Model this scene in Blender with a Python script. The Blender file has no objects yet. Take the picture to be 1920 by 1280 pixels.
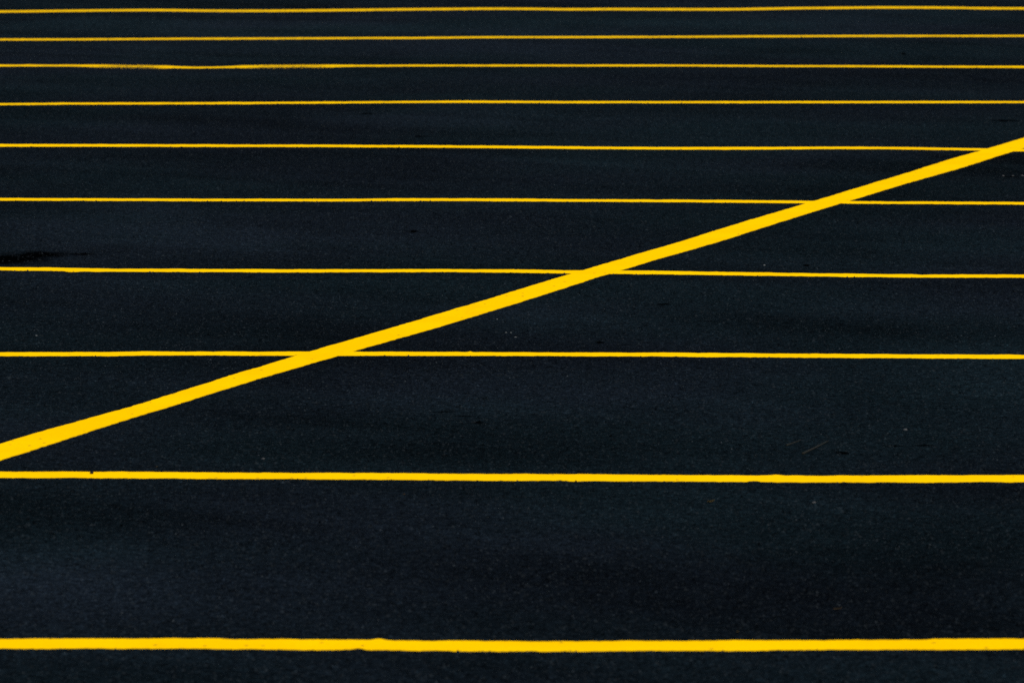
import bpy, bmesh, math, random
import numpy as np
from mathutils import Vector

random.seed(7)
rng = np.random.default_rng(11)
scene = bpy.context.scene
COL = scene.collection

# ---------------------------------------------------------------- camera
EYE = 1.90                       # a standing photographer with a long lens
FPX = 13000.0                    # focal length in pixels of the 1920 wide photo
PITCH = math.atan(1270.0 / FPX)
cp, sp = math.cos(PITCH), math.sin(PITCH)
VS = (682 / 1280) / (1024 / 1920)

cam_d = bpy.data.cameras.new('camera')
cam = bpy.data.objects.new('camera', cam_d)
COL.objects.link(cam)
cam.location = (0, 0, EYE)
cam.rotation_euler = (math.radians(90) - PITCH, 0, 0)
cam_d.sensor_width = 36.0
cam_d.lens = FPX / 1920 * 36.0
cam_d.clip_start = 0.1
cam_d.clip_end = 5000
cam_d.dof.use_dof = True
cam_d.dof.focus_distance = 20.2
cam_d.dof.aperture_fstop = 15.0
scene.camera = cam


def ground_hit(px, py, z=0.0):
    """where the line of sight through a photo pixel meets the height z"""
    px = np.asarray(px, float); py = np.asarray(py, float)
    dx = px - 960.0
    dy = (640.0 - py) * VS
    vx, vy, vz = dx, FPX * cp + dy * sp, -FPX * sp + dy * cp
    t = (z - EYE) / vz
    return vx * t, vy * t


# ---------------------------------------------------------------- surveyed stall lines (far to near)
CENTRES = [
    [(0, 21.7), (107, 20.7), (213, 19.3), (300, 19), (400, 20.3), (500, 20.5), (640, 19.2), (760, 17.7), (900, 16.4), (1000, 16.5),
     (1070, 18), (1110, 17.2), (1280, 17.6), (1380, 17.6), (1480, 15.7), (1650, 14), (1780, 14.3), (1840, 15.6), (1920, 16)],
    [(0, 74.3), (170, 73.8), (300, 72.9), (500, 72.3), (640, 71.6), (800, 71.2), (900, 69.8), (1100, 69.7), (1280, 68.9), (1400, 68.3),
     (1580, 67.6), (1750, 67.4), (1920, 67.4)],
    [(0, 123), (150, 123), (200, 124), (300, 125), (330, 126.3), (370, 127), (420, 126), (460, 124.7), (560, 124), (640, 123.6),
     (800, 123), (1000, 123), (1280, 122.9), (1480, 124), (1630, 124.3), (1780, 125.3), (1920, 125.5)],
    [(0, 195.4), (80, 195), (110, 194.3), (300, 194), (500, 193), (640, 192.2), (800, 191), (880, 190.6), (1000, 191.3), (1100, 191.7),
     (1280, 191.6), (1600, 191.6), (1920, 191.4)],
    [(0, 272.7), (300, 273), (500, 273.3), (640, 273.8), (800, 274.7), (960, 275.7), (1100, 277.3), (1280, 278.3), (1450, 278),
     (1620, 277.3), (1750, 278.7), (1850, 280.7), (1920, 281.7)],
    [(0, 373.7), (200, 374.3), (400, 375), (640, 375.3), (760, 374.3), (900, 374.6), (1000, 375.3), (1130, 376.3), (1280, 376.7),
     (1500, 378.7), (1650, 380), (1920, 381.3)],
    [(0, 504), (100, 504.7), (160, 506.7), (300, 507), (400, 507.7), (640, 508), (800, 507.3), (930, 507.7), (1000, 508.7),
     (1080, 510), (1280, 512), (1480, 515), (1700, 517.7), (1920, 518)],
    [(0, 664.3), (150, 664.3), (300, 663), (400, 662.7), (600, 663.3), (700, 663), (960, 664), (1280, 665.2), (1500, 667), (1700, 668),
     (1920, 669.3)],
    [(0, 890), (160, 890.7), (300, 891.3), (640, 893), (900, 894.7), (1280, 896.5), (1460, 898), (1700, 898.3), (1920, 897)],
    [(0, 1207.3), (300, 1206.7), (640, 1208.7), (700, 1208.7), (760, 1210), (960, 1211.6), (1280, 1211), (1500, 1209.7),
     (1700, 1208.7), (1920, 1207.3)],
]
THICK = [3.5, 2.9, 2.8, 3.1, 4.0, 4.3, 5.4, 7.1, 12.0, 18.0]        # seen thickness, far to near

lines = []          # intercept, slope, xs, zs
GX = np.linspace(-9, 9, 1801)
for pts, th in zip(CENTRES, THICK):
    p = np.array(pts, float)
    X, Y = ground_hit(p[:, 0], p[:, 1])
    b, a = np.polyfit(X, Y, 1)
    z = EYE * (1 - (a + b * X) / Y)
    z = z - z.mean() * 0
    zi = np.interp(GX, X * (1 - z / EYE), z)
    # let the swell die away outside the surveyed stretch
    lo, hi = X.min(), X.max()
    fade = np.ones_like(GX)
    fade = np.where(GX < lo, np.exp(-((GX - lo) / 1.2) ** 2), fade)
    fade = np.where(GX > hi, np.exp(-((GX - hi) / 1.2) ** 2), fade)
    zi = zi * fade
    k = np.exp(-0.5 * (np.arange(-30, 31) * 0.01 / 0.07) ** 2); k /= k.sum()
    zi = np.convolve(np.pad(zi, 30, mode='edge'), k, mode='valid')
    mid = p[:, 1].mean()
    _, y0 = ground_hit(960, mid + th / 2); _, y1 = ground_hit(960, mid - th / 2)
    lines.append(dict(a=a, b=b, z=zi, w=float(y1 - y0)))

LA = np.array([l['a'] for l in lines][::-1])      # near to far
LB = np.array([l['b'] for l in lines][::-1])
LZ = np.array([l['z'] for l in lines][::-1])
# extra rows at both ends so the swell flattens out
LA = np.concatenate([[LA[0] - 3.0], LA, [LA[-1] + 3.0]])
LB = np.concatenate([[0], LB, [0]])
LZ = np.vstack([np.zeros_like(GX), LZ, np.zeros_like(GX)])


def relief(X, Y):
    """height of the paving: a few millimetres of swell left by the paver"""
    X = np.asarray(X, float); Y = np.asarray(Y, float)
    shp = X.shape
    X = X.ravel(); Y = Y.ravel()
    n = len(LA)
    xi = np.clip((X - GX[0]) / 0.01, 0, len(GX) - 1.001)
    j = xi.astype(int); f = xi - j
    inside = np.where(np.abs(X) < 8.5, 1.0, np.exp(-((np.abs(X) - 8.5) / 2) ** 2))
    out = np.zeros_like(X)
    for i in range(n - 1):
        ya = LA[i] + LB[i] * X; yb = LA[i + 1] + LB[i + 1] * X
        m = (Y >= ya) & (Y < yb)
        if not m.any():
            continue
        t = (Y[m] - ya[m]) / (yb[m] - ya[m])
        s = t * t * (3 - 2 * t)
        za = LZ[i][j[m]] * (1 - f[m]) + LZ[i][j[m] + 1] * f[m]
        zb = LZ[i + 1][j[m]] * (1 - f[m]) + LZ[i + 1][j[m] + 1] * f[m]
        v = za * (1 - s) + zb * s
        v += 0.0035 * np.sin(math.pi * t) ** 2 * np.sin(1.9 * X[m] + 2.3 * i + 1.7 * Y[m]) * np.cos(0.8 * X[m] - 1.3 * Y[m] + i)
        out[m] = v
    return (out * inside).reshape(shp)


def on_ground(px, py):
    """photo pixel -> point of the paving"""
    z = 0.0
    for _ in range(6):
        x, y = ground_hit(px, py, z)
        z = relief(np.atleast_1d(x), np.atleast_1d(y)).reshape(np.shape(x))
    return x, y, z


# ---------------------------------------------------------------- node helpers
def new_mat(name):
    m = bpy.data.materials.new(name)
    m.use_nodes = True
    nt = m.node_tree
    bs = nt.nodes['Principled BSDF']
    return m, nt, bs


class NB:
    def __init__(s, nt): s.nt = nt
    def node(s, kind, **kw):
        n = s.nt.nodes.new(kind)
        for k, v in kw.items():
            setattr(n, k, v)
        return n
    def put(s, sock, v):
        if hasattr(v, 'is_output'):
            s.nt.links.new(v, sock)
        else:
            sock.default_value = v
    def math(s, op, a, b=0.0, c=0.0, clamp=False):
        n = s.node('ShaderNodeMath', operation=op, use_clamp=clamp)
        s.put(n.inputs[0], a); s.put(n.inputs[1], b); s.put(n.inputs[2], c)
        return n.outputs[0]
    def ramp(s, v, lo, hi, a=0.0, b=1.0, smooth=True):
        n = s.node('ShaderNodeMapRange', interpolation_type='SMOOTHSTEP' if smooth else 'LINEAR')
        s.put(n.inputs[0], v); s.put(n.inputs[1], lo); s.put(n.inputs[2], hi); s.put(n.inputs[3], a); s.put(n.inputs[4], b)
        return n.outputs[0]
    def noise(s, vec, scale, detail=2.0, rough=0.5, dist=0.0):
        n = s.node('ShaderNodeTexNoise')
        s.put(n.inputs['Vector'], vec)
        n.inputs['Scale'].default_value = scale; n.inputs['Detail'].default_value = detail
        n.inputs['Roughness'].default_value = rough; n.inputs['Distortion'].default_value = dist
        return n.outputs['Fac']
    def mapped(s, vec, scale=(1, 1, 1), loc=(0, 0, 0), rot=0.0):
        n = s.node('ShaderNodeMapping')
        s.put(n.inputs['Vector'], vec)
        n.inputs['Location'].default_value = loc; n.inputs['Rotation'].default_value = (0, 0, rot); n.inputs['Scale'].default_value = scale
        return n.outputs[0]
    def mix(s, fac, a, b, blend='MIX'):
        n = s.node('ShaderNodeMix', data_type='RGBA', blend_type=blend)
        s.put(n.inputs[0], fac); s.put(n.inputs[6], a); s.put(n.inputs[7], b)
        return n.outputs[2]
    def vlen(s, v):
        n = s.node('ShaderNodeVectorMath', operation='LENGTH')
        s.put(n.inputs[0], v)
        return n.outputs['Value']


# ---------------------------------------------------------------- asphalt
def asphalt_material():
    m, nt, bs = new_mat('seal_coated_asphalt')
    nb = NB(nt)
    tc = nb.node('ShaderNodeTexCoord').outputs['Object']
    flat = nb.mapped(tc, scale=(1, 1, 0))
    # tone of the seal coat: wide brushed bands, squeegee streaks, and grain
    wide = nb.noise(nb.mapped(flat, scale=(0.55, 0.30, 0)), 1.0, 3.0, 0.55, 0.6)
    band = nb.noise(nb.mapped(flat, scale=(0.25, 1.3, 0), loc=(3, 1, 0)), 1.0, 4.0, 0.6, 0.4)
    sweep = nb.noise(nb.mapped(nb.mapped(flat, rot=0.62), scale=(0.22, 1.5, 0), loc=(7, 2, 0)), 1.0, 4.0, 0.62, 0.5)
    tone = nb.math('ADD', nb.ramp(sweep, 0.28, 0.72, -0.34, 0.34, False), nb.ramp(wide, 0.28, 0.72, 0.70, 1.30, False))
    tone = nb.math('ADD', tone, nb.ramp(band, 0.28, 0.72, -0.16, 0.16, False))
    # lighter and darker coat patches; gloss and far sheen painted into the tone
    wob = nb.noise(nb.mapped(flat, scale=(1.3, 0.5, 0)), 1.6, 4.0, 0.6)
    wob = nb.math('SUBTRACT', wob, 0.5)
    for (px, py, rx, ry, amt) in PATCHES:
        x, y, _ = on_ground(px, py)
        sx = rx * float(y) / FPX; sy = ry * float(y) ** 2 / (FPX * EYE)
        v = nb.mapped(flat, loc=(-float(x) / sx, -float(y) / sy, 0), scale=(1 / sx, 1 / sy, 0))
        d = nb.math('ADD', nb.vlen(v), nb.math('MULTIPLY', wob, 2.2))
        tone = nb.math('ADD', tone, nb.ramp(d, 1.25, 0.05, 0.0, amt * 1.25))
    grain = nb.noise(flat, 130.0, 3.0, 0.7)
    grain2 = nb.noise(flat, 46.0, 2.0, 0.6)
    vor = nb.node('ShaderNodeTexVoronoi'); nb.put(vor.inputs['Vector'], flat); vor.inputs['Scale'].default_value = 95.0
    cell = nb.node('ShaderNodeSeparateColor'); nb.put(cell.inputs[0], vor.outputs['Color'])
    g = nb.math('MULTIPLY', nb.ramp(grain, 0.3, 0.7, 0.15, 1.85, False), nb.ramp(grain2, 0.3, 0.7, 0.45, 1.55, False))
    g = nb.math('MULTIPLY', g, nb.ramp(cell.outputs[0], 0.0, 1.0, 0.55, 1.45, False))
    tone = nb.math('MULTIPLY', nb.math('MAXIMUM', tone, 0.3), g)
    # the black seams, scuffs and other black marks, the widest at the left edge
    spot = None
    for (px, py, rx, ry, rot, soft, warp) in MARKS:
        x, y, _ = on_ground(px, py)
        sx = rx * float(y) / FPX; sy = ry * float(y) ** 2 / (FPX * EYE)
        v = nb.mapped(flat, loc=(-float(x), -float(y), 0))
        v = nb.mapped(v, rot=rot)
        v = nb.mapped(v, scale=(1 / sx, 1 / sy, 0))
        nz = nb.math('SUBTRACT', nb.noise(nb.mapped(flat, scale=(1 / sx, 1 / sy, 0)), 1.7, 4.0, 0.65), 0.5)
        d = nb.math('ADD', nb.vlen(v), nb.math('MULTIPLY', nz, warp))
        k = nb.ramp(d, 1.0, 1.0 - soft, 0.0, 1.0)
        spot = k if spot is None else nb.math('MAXIMUM', spot, k)
    tone = nb.math('MULTIPLY', tone, nb.ramp(spot, 0.0, 1.0, 1.0, 0.06, False))
    hue = nb.noise(nb.mapped(flat, scale=(0.6, 0.45, 0), loc=(9, 4, 0)), 1.0, 2.0, 0.5)
    base = nb.mix(nb.ramp(hue, 0.35, 0.65), ASPHALT_A, ASPHALT_B)
    tint = nb.node('ShaderNodeCombineColor')
    for i in range(3):
        nb.put(tint.inputs[i], tone)
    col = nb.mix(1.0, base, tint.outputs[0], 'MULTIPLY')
    # pale tops of the protruding stones, bare ones and painted glints
    at = nb.node('ShaderNodeAttribute', attribute_name='stone')
    sep = nb.node('ShaderNodeSeparateColor'); nb.put(sep.inputs[0], at.outputs['Color'])
    st = nb.mix(sep.outputs[1], col, STONE)
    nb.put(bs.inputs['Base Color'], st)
    bs.inputs['Roughness'].default_value = 0.92
    nb.put(bs.inputs['Specular IOR Level'], nb.math('MULTIPLY', nb.ramp(spot, 0.0, 1.0, 1.0, 0.0, False), SPEC))
    bp = nb.node('ShaderNodeBump')
    bp.inputs['Strength'].default_value = 0.7
    bp.inputs['Distance'].default_value = 0.004
    hgt = nb.math('ADD', nb.noise(flat, 110.0, 3.0, 0.6), nb.math('MULTIPLY', vor.outputs['Distance'], -1.2))
    nb.put(bp.inputs['Height'], hgt)
    nb.put(bs.inputs['Normal'], bp.outputs[0])
    return m


ASPHALT_A = (0.0030, 0.0047, 0.0072, 1)
ASPHALT_B = (0.0024, 0.0051, 0.0069, 1)
STONE = (0.027, 0.033, 0.038, 1)
SPEC = 0.005
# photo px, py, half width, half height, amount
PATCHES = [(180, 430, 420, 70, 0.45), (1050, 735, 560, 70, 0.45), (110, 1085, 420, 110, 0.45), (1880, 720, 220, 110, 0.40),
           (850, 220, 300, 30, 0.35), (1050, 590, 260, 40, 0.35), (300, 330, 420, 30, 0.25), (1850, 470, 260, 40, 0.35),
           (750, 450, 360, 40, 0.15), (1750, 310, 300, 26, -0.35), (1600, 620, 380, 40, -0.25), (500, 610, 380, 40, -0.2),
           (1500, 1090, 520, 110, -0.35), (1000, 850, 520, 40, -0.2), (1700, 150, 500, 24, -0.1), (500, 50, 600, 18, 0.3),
           (1500, 40, 500, 16, 0.25), (960, 62, 1300, 70, 0.35), (300, 1230, 700, 40, 0.12), (1300, 230, 400, 26, 0.2), (300, 970, 500, 50, -0.15), (1875, 294, 130, 13, -0.6), (1200, 950, 500, 40, 0.12), (420, 790, 300, 40, -0.15)]  # widest far patch: grey sheen put into the colour
# photo px, py, half width, half height, turn, softness, raggedness
MARKS = [(20, 486, 115, 15, 0.0, 0.7, 0.9), (75, 478, 75, 10.5, 0.0, 0.7, 0.9), (150, 476.5, 50, 4, 0.0, 0.95, 1.0),
         (1245, 570.5, 19, 2.2, 0.05, 0.6, 0.9), (788, 255.5, 22, 1.6, 0.03, 0.7, 0.8), (1512, 497.5, 10, 3, 0, 0.7, 1.0),
         (1694, 101, 7, 3, 0, 0.6, 0.8), (1580, 849, 22, 4, 0.0, 0.8, 1.2), (1735, 835, 28, 2.6, 0.0, 0.8, 1.1),
         (1675, 836, 30, 2.2, 0.0, 0.9, 1.1), (895, 792, 16, 3.5, -0.03, 0.8, 1.0), (835, 772, 40, 1.5, -0.02, 0.9, 0.8),
         (870, 780, 26, 1.6, -0.06, 0.9, 0.9), (775, 434, 12, 4, 0.0, 0.8, 1.0), (1125, 642, 14, 3, 0, 0.8, 1.0),
         (1895, 331, 22, 1.5, 0, 0.8, 1.0), (1885, 226, 50, 3, 0.0, 0.9, 1.2), (690, 213, 30, 2, 0.0, 0.9, 1.0)]

# ---------------------------------------------------------------- ground sheet
def axis(parts):
    out = []
    for a, b, n in parts:
        out.append(np.linspace(a, b, n, endpoint=False))
    out.append([parts[-1][1]])
    return np.concatenate(out)


def in_paint(X, Y, pad):
    m = np.zeros(X.shape, bool)
    for l in lines:
        m |= np.abs(Y - l['a'] - l['b'] * X) < l['w'] / 2 + pad
    m |= (X > DIAG_L(Y) - pad) & (X < DIAG_R(Y) + pad)
    return m


# the broad diagonal: its two edges in the photo
TOP = [(0, 833.3), (116.7, 798.3), (320, 740.7), (585, 658.8), (707.5, 623), (787, 600), (873, 574), (1073, 513.3), (1103, 505.0),
       (1183, 480.7), (1280, 451.9), (1396.7, 415.7), (1536.7, 374.5), (1700, 324.8), (1757, 306.8), (1860, 277), (1920, 258.3)]
BOT = [(0, 863.3), (110, 830), (200, 797.9), (300, 767.3), (556.7, 690), (632, 667.5), (664, 658.8), (757.5, 632), (800, 619),
       (853, 606), (1063, 538.3), (1143, 513.3), (1166.7, 506.4), (1280, 472.4), (1460, 418.3), (1495, 406), (1575, 381.9), (1680, 350),
       (1740, 332), (1820, 310), (1897, 284.5), (1920, 277)]


def edge_curve(pts):
    p = np.array(pts, float)
    x, y, _ = on_ground(p[:, 0], p[:, 1])
    b, a = np.polyfit(y, x, 1)
    r = x - a - b * y
    yy = np.linspace(y.min(), y.max(), 400)
    rr = np.interp(yy, y, r)
    k = np.exp(-0.5 * (np.arange(-25, 26) / 10.0) ** 2); k /= k.sum()
    rr = np.convolve(np.pad(rr, 25, mode='edge'), k, mode='valid')
    def f(Y):
        Y = np.asarray(Y, float)
        d = np.where(Y < y.min(), np.exp(-((Y - y.min())) ** 2), np.where(Y > y.max(), np.exp(-((Y - y.max())) ** 2), 1.0))
        return a + b * Y + np.interp(Y, yy, rr) * d
    return f, b


DIAG_L, _bl = edge_curve(TOP)
DIAG_R, _br = edge_curve(BOT)


def build_ground():
    xs = axis([(-1500, -200, 8), (-200, -30, 10), (-30, -8, 22), (-8, 8, 200), (8, 30, 22), (30, 200, 10), (200, 1500, 8)])
    ys = axis([(-1500, -100, 8), (-100, -10, 10), (-10, 8, 18), (8, 44, 450), (44, 120, 30), (120, 400, 10), (400, 3000, 8)])
    X, Y = np.meshgrid(xs, ys)
    Z = relief(X, Y)
    nx, ny = len(xs), len(ys)
    v = np.stack([X, Y, Z], -1).reshape(-1, 3)
    i = np.arange((nx - 1) * (ny - 1)); r, c = i // (nx - 1), i % (nx - 1)
    a = r * nx + c
    quads = np.stack([a, a + 1, a + nx + 1, a + nx], -1)
    # stones of the wearing course standing proud of the seal coat
    N = 800000
    sy = 10.5 + (42 - 10.5) * rng.random(N) ** 1.25
    half = 0.9 + sy * 0.08
    sx = (rng.random(N) * 2 - 1) * half
    size = np.clip(rng.lognormal(math.log(0.0031), 0.33, N), 0.0012, 0.0065)
    keep = ~in_paint(sx, sy, 0.018)
    sx, sy, size = sx[keep], sy[keep], size[keep]
    n = len(sx)
    sz = relief(sx, sy)
    ang = rng.random(n) * 6.283
    K = 5
    ring = []
    ecc = 0.7 + 0.6 * rng.random((n, K))
    for k in range(K):
        t = ang + k * 2 * math.pi / K
        ring.append(np.stack([sx + size * ecc[:, k] * np.cos(t), sy + size * ecc[:, k] * np.sin(t), sz - 0.0012], -1))
    hgt = size * (0.35 + 0.65 * rng.random(n))
    tip = np.stack([sx + size * 0.3 * (rng.random(n) - .5), sy + size * 0.3 * (rng.random(n) - .5), sz + hgt], -1)
    sv = np.stack(ring + [tip], 1).reshape(-1, 3)
    base = len(v) + np.arange(n) * (K + 1)
    tris = np.concatenate([np.stack([base + k, base + (k + 1) % K, base + K], -1) for k in range(K)], 0)
    allv = np.concatenate([v, sv], 0)
    me = bpy.data.meshes.new('asphalt_ground')
    me.vertices.add(len(allv)); me.vertices.foreach_set('co', allv.astype(np.float32).ravel())
    nl = quads.size + tris.size
    me.loops.add(nl); me.loops.foreach_set('vertex_index', np.concatenate([quads.ravel(), tris.ravel()]).astype(np.int32))
    np_ = len(quads) + len(tris)
    me.polygons.add(np_)
    ls = np.concatenate([np.arange(len(quads)) * 4, quads.size + np.arange(len(tris)) * 3]).astype(np.int32)
    me.polygons.foreach_set('loop_start', ls)
    me.update(calc_edges=True)
    me.polygons.foreach_set('use_smooth', np.ones(np_, bool))
    # green = how pale the stone is
    u = rng.random(n)
    # glints painted as pale stone tips, denser around focus, in irregular patches
    patch = np.sin(1.7 * sx + 0.9 * np.sin(0.6 * sy) + 1.0) * np.sin(0.55 * sy + 0.7 * np.sin(1.3 * sx) + 0.4)
    dens = 0.018 + 0.07 * np.clip(patch + 0.2, 0, 1) * np.exp(-((sy - 21) / 6.0) ** 2)
    bare = np.where((u < dens) & (size < 0.0036), 0.2 + 0.8 * rng.random(n) ** 1.8, np.where(u < 0.55, 0.30 * rng.random(n) ** 1.6, 0.0))
    col = np.zeros((len(allv), 4), np.float32); col[:, 3] = 1
    colst = np.zeros((n, K + 1)); colst[:, :] = bare[:, None]
    col[len(v):, 1] = colst.ravel()
    at = me.color_attributes.new('stone', 'FLOAT_COLOR', 'POINT')
    at.data.foreach_set('color', col.ravel())
    me.update()
    o = bpy.data.objects.new('asphalt_ground', me)
    COL.objects.link(o)
    o['kind'] = 'structure'
    o['label'] = 'fresh blue black sealed asphalt of the empty parking lot'
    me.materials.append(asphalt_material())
    return o


build_ground()

# ---------------------------------------------------------------- paint
def paint_material():
    m, nt, bs = new_mat('yellow_road_paint')
    nb = NB(nt)
    tc = nb.node('ShaderNodeTexCoord').outputs['Object']
    inf = nb.node('ShaderNodeObjectInfo')
    big = nb.noise(tc, 3.0, 3.0, 0.6)
    fine = nb.noise(tc, 90.0, 3.0, 0.65)
    col = nb.mix(nb.ramp(big, 0.3, 0.7), (0.86, 0.490, 0.0002, 1), (0.90, 0.535, 0.0004, 1))
    col = nb.mix(nb.ramp(fine, 0.35, 0.75, 0.0, 0.30, False), col, (0.70, 0.35, 0.0006, 1))
    # tyre scuffs and pinholes
    scuff = nb.noise(nb.mapped(tc, scale=(1.2, 0.5, 1), loc=(2, 5, 0)), 2.4, 4.0, 0.7)
    dots = nb.noise(tc, 260.0, 1.0, 0.5)
    sc = nb.math('MULTIPLY', nb.ramp(scuff, 0.56, 0.70), nb.ramp(dots, 0.48, 0.6))
    col = nb.mix(nb.math('MULTIPLY', sc, 0.45), col, (0.50, 0.27, 0.004, 1))
    vor = nb.node('ShaderNodeTexVoronoi'); nb.put(vor.inputs['Vector'], tc); vor.inputs['Scale'].default_value = 62.0
    sep = nb.node('ShaderNodeSeparateColor'); nb.put(sep.inputs[0], vor.outputs['Color'])
    pin = nb.math('MULTIPLY', nb.ramp(sep.outputs[0], 0.98, 0.984), nb.ramp(vor.outputs['Distance'], 0.34, 0.22))
    du = nb.node('ShaderNodeAttribute', attribute_name='dulling')
    col = nb.mix(du.outputs['Fac'], col, (0.58, 0.335, 0.004, 1))
    at = nb.node('ShaderNodeAttribute', attribute_name='speckle')
    thin = nb.noise(nb.mapped(tc, scale=(60, 160, 60)), 1.0, 3.0, 0.7)
    wr = nb.math('GREATER_THAN', at.outputs['Fac'], nb.ramp(thin, 0.25, 0.75, 0.0, 1.0, False))
    bare = nb.math('MAXIMUM', nb.math('MULTIPLY', pin, 0.85), wr)
    col = nb.mix(bare, col, (0.010, 0.012, 0.012, 1))
    nb.put(bs.inputs['Base Color'], col)
    bs.inputs['Roughness'].default_value = 0.75
    bs.inputs['Specular IOR Level'].default_value = 0.0
    bp = nb.node('ShaderNodeBump'); bp.inputs['Strength'].default_value = 0.25; bp.inputs['Distance'].default_value = 0.003
    nb.put(bp.inputs['Height'], nb.noise(tc, 120.0, 3.0, 0.6)); nb.put(bs.inputs['Normal'], bp.outputs[0])
    return m


PAINT = paint_material()


def ragged(n, step, amp, seed):
    """hand sprayed edge: fine fuzz plus slower waver"""
    r = np.random.default_rng(seed)
    out = np.zeros(n)
    for wl, a in ((0.012, 0.35), (0.035, 0.6), (0.11, 0.6), (0.5, 0.5)):
        k = max(1, int(wl / step))
        pts = r.normal(0, 1, n // k + 4)
        out += a * np.interp(np.arange(n) / k, np.arange(len(pts)), pts)
    return out * amp


def strip(name, pa, pb, lift, origin, speckle=None, dulling=None):
    """closed thin slab of paint between two edge polylines laid on the paving; pa = far edge, pb = near edge"""
    n = len(pa)
    rows = []
    C = 4
    for c in range(C + 1):
        t = c / C
        q = pa * (1 - t) + pb * t
        z = relief(q[:, 0], q[:, 1]) + lift
        rows.append(np.stack([q[:, 0], q[:, 1], z], -1))
    low_a = rows[0].copy(); low_a[:, 2] -= lift + 0.001
    low_b = rows[-1].copy(); low_b[:, 2] -= lift + 0.001
    rows = [low_a] + rows + [low_b]
    R = len(rows)
    v = np.concatenate(rows, 0) - np.array(origin)
    f = []
    for c in range(R - 1):
        a = c * n + np.arange(n - 1)
        f.append(np.stack([a, a + n, a + n + 1, a + 1], -1))
    q = np.concatenate(f, 0)
    me = bpy.data.meshes.new(name)
    me.vertices.add(len(v)); me.vertices.foreach_set('co', v.astype(np.float32).ravel())
    me.loops.add(q.size); me.loops.foreach_set('vertex_index', q.astype(np.int32).ravel())
    me.polygons.add(len(q)); me.polygons.foreach_set('loop_start', (np.arange(len(q)) * 4).astype(np.int32))
    me.update(calc_edges=True)
    me.polygons.foreach_set('use_smooth', np.zeros(len(q), bool))
    at = me.attributes.new('speckle', 'FLOAT', 'POINT')
    w = np.zeros((R, n), np.float32)
    if speckle is not None:
        w[1:-1] = speckle
    at.data.foreach_set('value', w.ravel())
    at = me.attributes.new('dulling', 'FLOAT', 'POINT')
    w = np.zeros((R, n), np.float32)
    if dulling is not None:
        w[:] = dulling
    at.data.foreach_set('value', w.ravel())
    me.materials.append(PAINT)
    o = bpy.data.objects.new(name, me)
    o.location = origin
    COL.objects.link(o)
    return o


LABELS = [
    'farthest yellow stall line, a dull wavering amber stripe along the top edge',
    'thin dull amber stall line running almost dead straight just below the topmost one',
    'thin yellow stall line with a smeared sagging kink in its left half',
    'thin bright yellow stall line just above the upper end of the broad diagonal',
    'yellow stall line that the broad diagonal only reaches at the right edge',
    'yellow stall line the broad diagonal crosses well right of the middle',
    'yellow stall line the diagonal crosses near the middle, black spot behind its left end',
    'yellow stall line the broad diagonal crosses left of the middle',
    'thick yellow stall line with a black speck on its left end, just under the diagonal',
    'nearest and thickest of the parallel yellow stall lines, along the bottom edge',
]
for i, l in enumerate(lines):
    step = 0.008
    x = np.arange(-5.5, 5.5, step)
    yc = l['a'] + l['b'] * x
    amp = 0.0032 + 0.0001 * l['a']
    hw = l['w'] / 2
    ya = yc + hw + ragged(len(x), step, amp, 100 + i)
    yb = yc - hw - ragged(len(x), step, amp, 200 + i)
    D = l['a']
    def at_px(px): return (px - 960) * D / FPX
    def bump(px, wpx, h): return h * np.exp(-((x - at_px(px)) / (wpx * D / FPX)) ** 4)
    speckle = None
    if i == 9:
        ya += bump(707, 9, 0.022); yb += bump(669, 9, 0.016); yb -= bump(850, 10, 0.008); ya -= bump(445, 30, 0.006)
        ya += bump(1380, 60, 0.005)
    if i == 8:
        ya += bump(1462, 10, 0.018); yb += bump(1413, 9, 0.02); ya += bump(1490, 20, 0.006); yb -= bump(1075, 12, 0.008)
    if i == 7:
        ya += bump(881, 3, 0.02)
    if i == 6:
        yb -= bump(130, 14, 0.03)
    if i == 2:
        # the sagging, smeared stretch: wider, with speckled gaps in the yellow
        m1 = bump(245, 75, 1.0) + bump(540, 95, 0.9)
        yb -= 0.11 * m1
        ya += 0.06 * m1
        ya -= bump(385, 50, 0.015)
        yb -= bump(385, 50, 0.01)
        speckle = np.zeros((5, len(x)))
        for c in range(5):
            speckle[c] = m1 * (0.60, 0.46, 0.42, 0.60, 0.85)[c]
    # the far stripes are mixed towards a duller amber, more in some stretches than others
    dulling = (0.6, 0.5, 0.25, 0.0, 0, 0, 0, 0, 0, 0)[i] * np.clip(0.85 + 3.0 * ragged(len(x), 0.3, 0.12, 400 + i), 0.3, 1.0)
    o = strip('stall_line', np.stack([x, ya], -1), np.stack([x, yb], -1), 0.0009, (0.0, l['a'], 0.0), speckle, dulling)
    o['label'] = LABELS[i]; o['category'] = 'painted line'; o['group'] = 'parallel yellow stall lines on the asphalt'

yy = np.arange(12.0, 34.0, 0.02)
sl = 1 / math.sqrt(1 + _bl ** 2)
xa = DIAG_L(yy) - ragged(len(yy), 0.02, 0.0016, 300)
xb = DIAG_R(yy) + ragged(len(yy), 0.02, 0.0016, 301)
y0 = 20.0
o = strip('diagonal_line', np.stack([xa, yy], -1), np.stack([xb, yy], -1), 0.0017, (float(DIAG_L(y0)), y0, 0.0))
o['label'] = 'broad bright yellow diagonal line cutting across the parallel stall lines'
o['category'] = 'painted line'

# ---------------------------------------------------------------- litter
def simple(name, c1, c2, rough=0.85):
    m, nt, bs = new_mat(name)
    nb = NB(nt)
    tc = nb.node('ShaderNodeTexCoord').outputs['Object']
    nb.put(bs.inputs['Base Color'], nb.mix(nb.ramp(nb.noise(tc, 300.0, 3.0), 0.35, 0.65), c1, c2))
    bs.inputs['Roughness'].default_value = rough
    bs.inputs['Specular IOR Level'].default_value = 0.15
    return m


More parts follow.
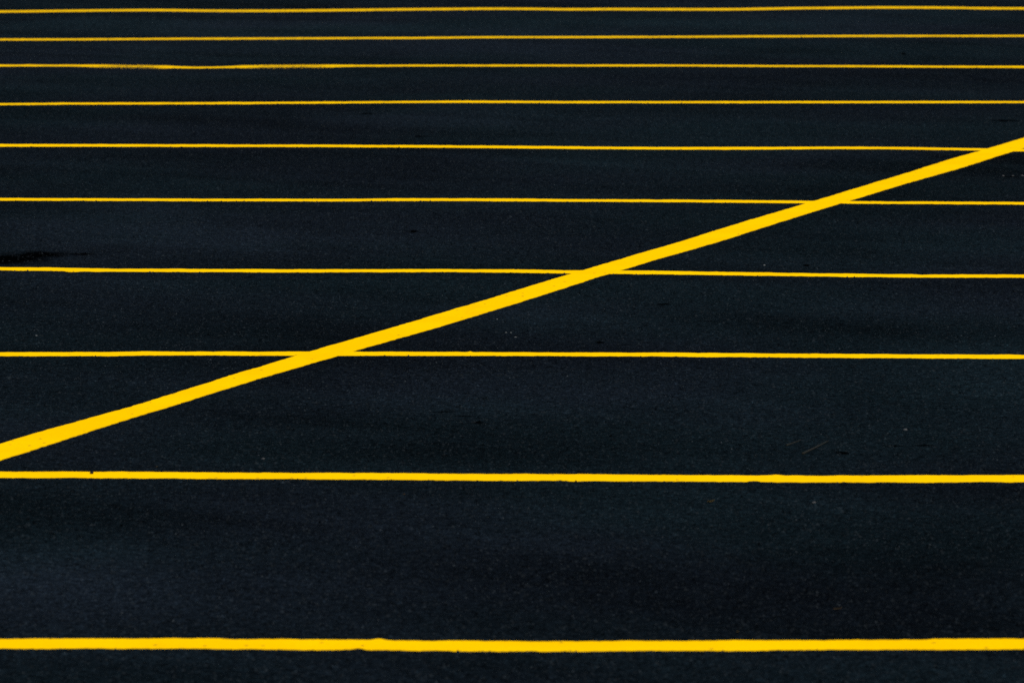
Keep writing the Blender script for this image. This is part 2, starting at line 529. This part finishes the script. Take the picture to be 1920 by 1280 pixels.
M_PALE = simple('pale_stone', (0.06, 0.068, 0.075, 1), (0.11, 0.12, 0.12, 1))
M_GREY = simple('grey_stone', (0.03, 0.034, 0.038, 1), (0.06, 0.06, 0.06, 1))
M_BLACK = simple('black_stone', (0.004, 0.004, 0.004, 1), (0.012, 0.010, 0.008, 1))
M_LEAF = simple('dry_leaf', (0.035, 0.024, 0.013, 1), (0.055, 0.036, 0.018, 1))
M_OCHRE = simple('ochre_leaf', (0.08, 0.058, 0.014, 1), (0.045, 0.032, 0.010, 1))
M_STRAW = simple('straw', (0.007, 0.0075, 0.0055, 1), (0.010, 0.0098, 0.0065, 1))


def pebble(px, py, r, mat, label, squash=0.6, stretch=1.2, lift=0.0):
    x, y, z = [float(np.ravel(q)[0]) for q in on_ground(px, py)]
    bm = bmesh.new()
    bmesh.ops.create_icosphere(bm, subdivisions=2, radius=r)
    s = random.random() * 50
    for v in bm.verts:
        d = v.co.normalized()
        k = 1 + 0.22 * math.sin(3.1 * d.x + s) * math.cos(2.7 * d.y - s) + 0.12 * math.sin(5.3 * d.z + 4 * d.x + s)
        v.co = Vector((v.co.x * k * stretch, v.co.y * k, v.co.z * k * squash + r * squash * 0.75))
    me = bpy.data.meshes.new('pebble'); bm.to_mesh(me); bm.free()
    for p in me.polygons: p.use_smooth = True
    me.materials.append(mat)
    o = bpy.data.objects.new('pebble', me); COL.objects.link(o)
    o.location = (x, y, z + lift); o.rotation_euler = (0, 0, random.random() * 0.8 - 0.4)
    o['label'] = label; o['category'] = 'pebble'; o['group'] = 'loose pebbles on the asphalt'


def leaf(px, py, length, mat, label, rot=0.0):
    x, y, z = [float(np.ravel(q)[0]) for q in on_ground(px, py)]
    bm = bmesh.new()
    n, rows = 7, []
    for k in range(n):
        t = k / (n - 1)
        w = length * 0.28 * math.sin(math.pi * (0.08 + 0.86 * t)) ** 0.8
        curl = length * 0.22 * (t - 0.35) ** 2 * 2
        row = []
        for s_ in (-1, -0.5, 0, 0.5, 1):
            row.append(bm.verts.new(((t - 0.5) * length, s_ * w * (1 + 0.15 * math.sin(9 * t + 3 * s_)),
                                     0.0025 + curl + length * 0.14 * s_ * s_)))
        rows.append(row)
    for a, b in zip(rows, rows[1:]):
        for c in range(4):
            bm.faces.new((a[c], b[c], b[c + 1], a[c + 1]))
    bmesh.ops.solidify(bm, geom=bm.faces[:], thickness=0.0006)
    me = bpy.data.meshes.new('leaf_fragment'); bm.to_mesh(me); bm.free()
    for p in me.polygons: p.use_smooth = True
    me.materials.append(mat)
    o = bpy.data.objects.new('leaf_fragment', me); COL.objects.link(o)
    o.location = (x, y, z + 0.001); o.rotation_euler = (0, 0, rot)
    o['label'] = label; o['category'] = 'leaf'; o['group'] = 'dry leaf scraps on the asphalt'


def straw(pa, pb, r, label):
    ax, ay, az = [float(np.ravel(q)[0]) for q in on_ground(*pa)]
    bx, by, bz = [float(np.ravel(q)[0]) for q in on_ground(*pb)]
    c = Vector(((ax + bx) / 2, (ay + by) / 2, (az + bz) / 2))
    A, B = Vector((ax, ay, az)) - c, Vector((bx, by, bz)) - c
    side = (B - A).cross(Vector((0, 0, 1))).normalized()
    bm = bmesh.new(); rings = []
    n = 14
    for k in range(n):
        t = k / (n - 1)
        p = A.lerp(B, t) + side * (0.02 * math.sin(3 * t) * (B - A).length * 0.3)
        p.z = float(relief(np.array([p.x + c.x]), np.array([p.y + c.y]))[0]) - c.z + r * 0.8
        rr = r * (1 - 0.55 * t)
        rings.append([bm.verts.new(p + side * (rr * math.cos(q)) + Vector((0, 0, rr * math.sin(q)))) for q in [j * math.pi / 3 for j in range(6)]])
    for a, b in zip(rings, rings[1:]):
        for j in range(6):
            bm.faces.new((a[j], a[(j + 1) % 6], b[(j + 1) % 6], b[j]))
    bm.faces.new(rings[0]); bm.faces.new(rings[-1][::-1])
    bmesh.ops.recalc_face_normals(bm, faces=bm.faces[:])
    me = bpy.data.meshes.new('straw_stem'); bm.to_mesh(me); bm.free()
    for p in me.polygons: p.use_smooth = True
    me.materials.append(M_STRAW)
    o = bpy.data.objects.new('straw_stem', me); COL.objects.link(o)
    o.location = c
    o['label'] = label; o['category'] = 'straw'; o['group'] = 'thin straw stems on the asphalt'


pebble(172, 889, 0.0042, M_BLACK, 'black crumb lying on the left end of the thick stall line under the diagonal', 0.7, 1.1, 0.0016)
pebble(932, 599, 0.0022, M_PALE, 'small pale pebble below the middle of the diagonal, farthest of a loose cluster of four')
pebble(948.5, 624, 0.0023, M_PALE, 'pale pebble below the middle of the diagonal, left one of a close pair')
pebble(957.7, 624, 0.0021, M_PALE, 'pale pebble below the middle of the diagonal, right one of a close pair')
pebble(966, 632.5, 0.0026, M_PALE, 'flat pale pebble below the middle of the diagonal, nearest of a loose cluster of four', 0.45, 1.5)
pebble(1526, 943.5, 0.0042, M_GREY, 'grey pebble in the nearest wide bay, right of the middle')
pebble(493, 861, 0.0034, M_GREY, 'grey pebble between the diagonal and the thick line below it')
pebble(1697, 807, 0.0048, M_GREY, 'grey pebble right of the straw stems, above a black seam')
pebble(1881, 330.5, 0.0045, M_GREY, 'grey pebble by the right edge, left one of a row of three')
pebble(1899, 330.3, 0.0036, M_GREY, 'smaller grey pebble by the right edge, middle one of a row of three')
pebble(1917, 330.3, 0.0048, M_GREY, 'grey pebble at the right edge, last of a row of three')
pebble(68, 630, 0.0028, M_PALE, 'tiny pale pebble behind the left end of the line the diagonal crosses left of middle')
pebble(1433, 498, 0.0034, M_PALE, 'tiny pale pebble behind the line right of the diagonal, beside a dark pit')
leaf(1333, 944, 0.018, M_OCHRE, 'ochre leaf scrap in the nearest wide bay, just below the thick line', 0.5)
leaf(1570, 1146, 0.017, M_LEAF, 'brown leaf scrap resting above the nearest line, right of the middle', 0.1)
leaf(1383, 1188, 0.008, M_OCHRE, 'tiny orange leaf scrap almost touching the nearest line', 0.9)
leaf(758, 930, 0.010, M_LEAF, 'tan leaf scrap a little below the thick line, left of the middle', 1.2)
leaf(294, 878, 0.008, M_OCHRE, 'yellowish leaf scrap just behind the thick line, right of the black crumb', 0.4)
straw((1505, 852), (1553, 828), 0.0030, 'longer brown straw stem lying in front of the black seams, right side')
straw((1475, 836), (1502, 826), 0.0024, 'shorter fainter straw stem left of the longer one')

# ---------------------------------------------------------------- light
EL, AZ = math.radians(48), math.radians(152)     # high sun behind the photographer's right shoulder (azimuth clockwise from +Y)
w = bpy.data.worlds.new('World'); scene.world = w
w.use_nodes = True
nt = w.node_tree
sky = nt.nodes.new('ShaderNodeTexSky')
sky.sky_type = 'NISHITA'; sky.sun_disc = False
sky.sun_elevation = EL; sky.sun_rotation = AZ
bg = nt.nodes['Background']; bg.inputs['Strength'].default_value = 0.08
nt.links.new(sky.outputs[0], bg.inputs[0])
sd = bpy.data.lights.new('sun', 'SUN'); sd.energy = 4.0; sd.angle = math.radians(0.5); sd.color = (1.0, 0.95, 0.88)
so = bpy.data.objects.new('sun', sd); COL.objects.link(so)
d = Vector((math.sin(AZ) * math.cos(EL), math.cos(AZ) * math.cos(EL), math.sin(EL)))
so.rotation_euler = d.to_track_quat('Z', 'Y').to_euler()
so.location = d * 60

scene.view_settings.view_transform = 'Standard'
scene.view_settings.look = 'None'
scene.view_settings.exposure = 0.15
scene.view_settings.gamma = 1.0
scene.cycles.use_denoising = False
scene.cycles.max_bounces = 4
scene.cycles.sample_clamp_indirect = 0.3
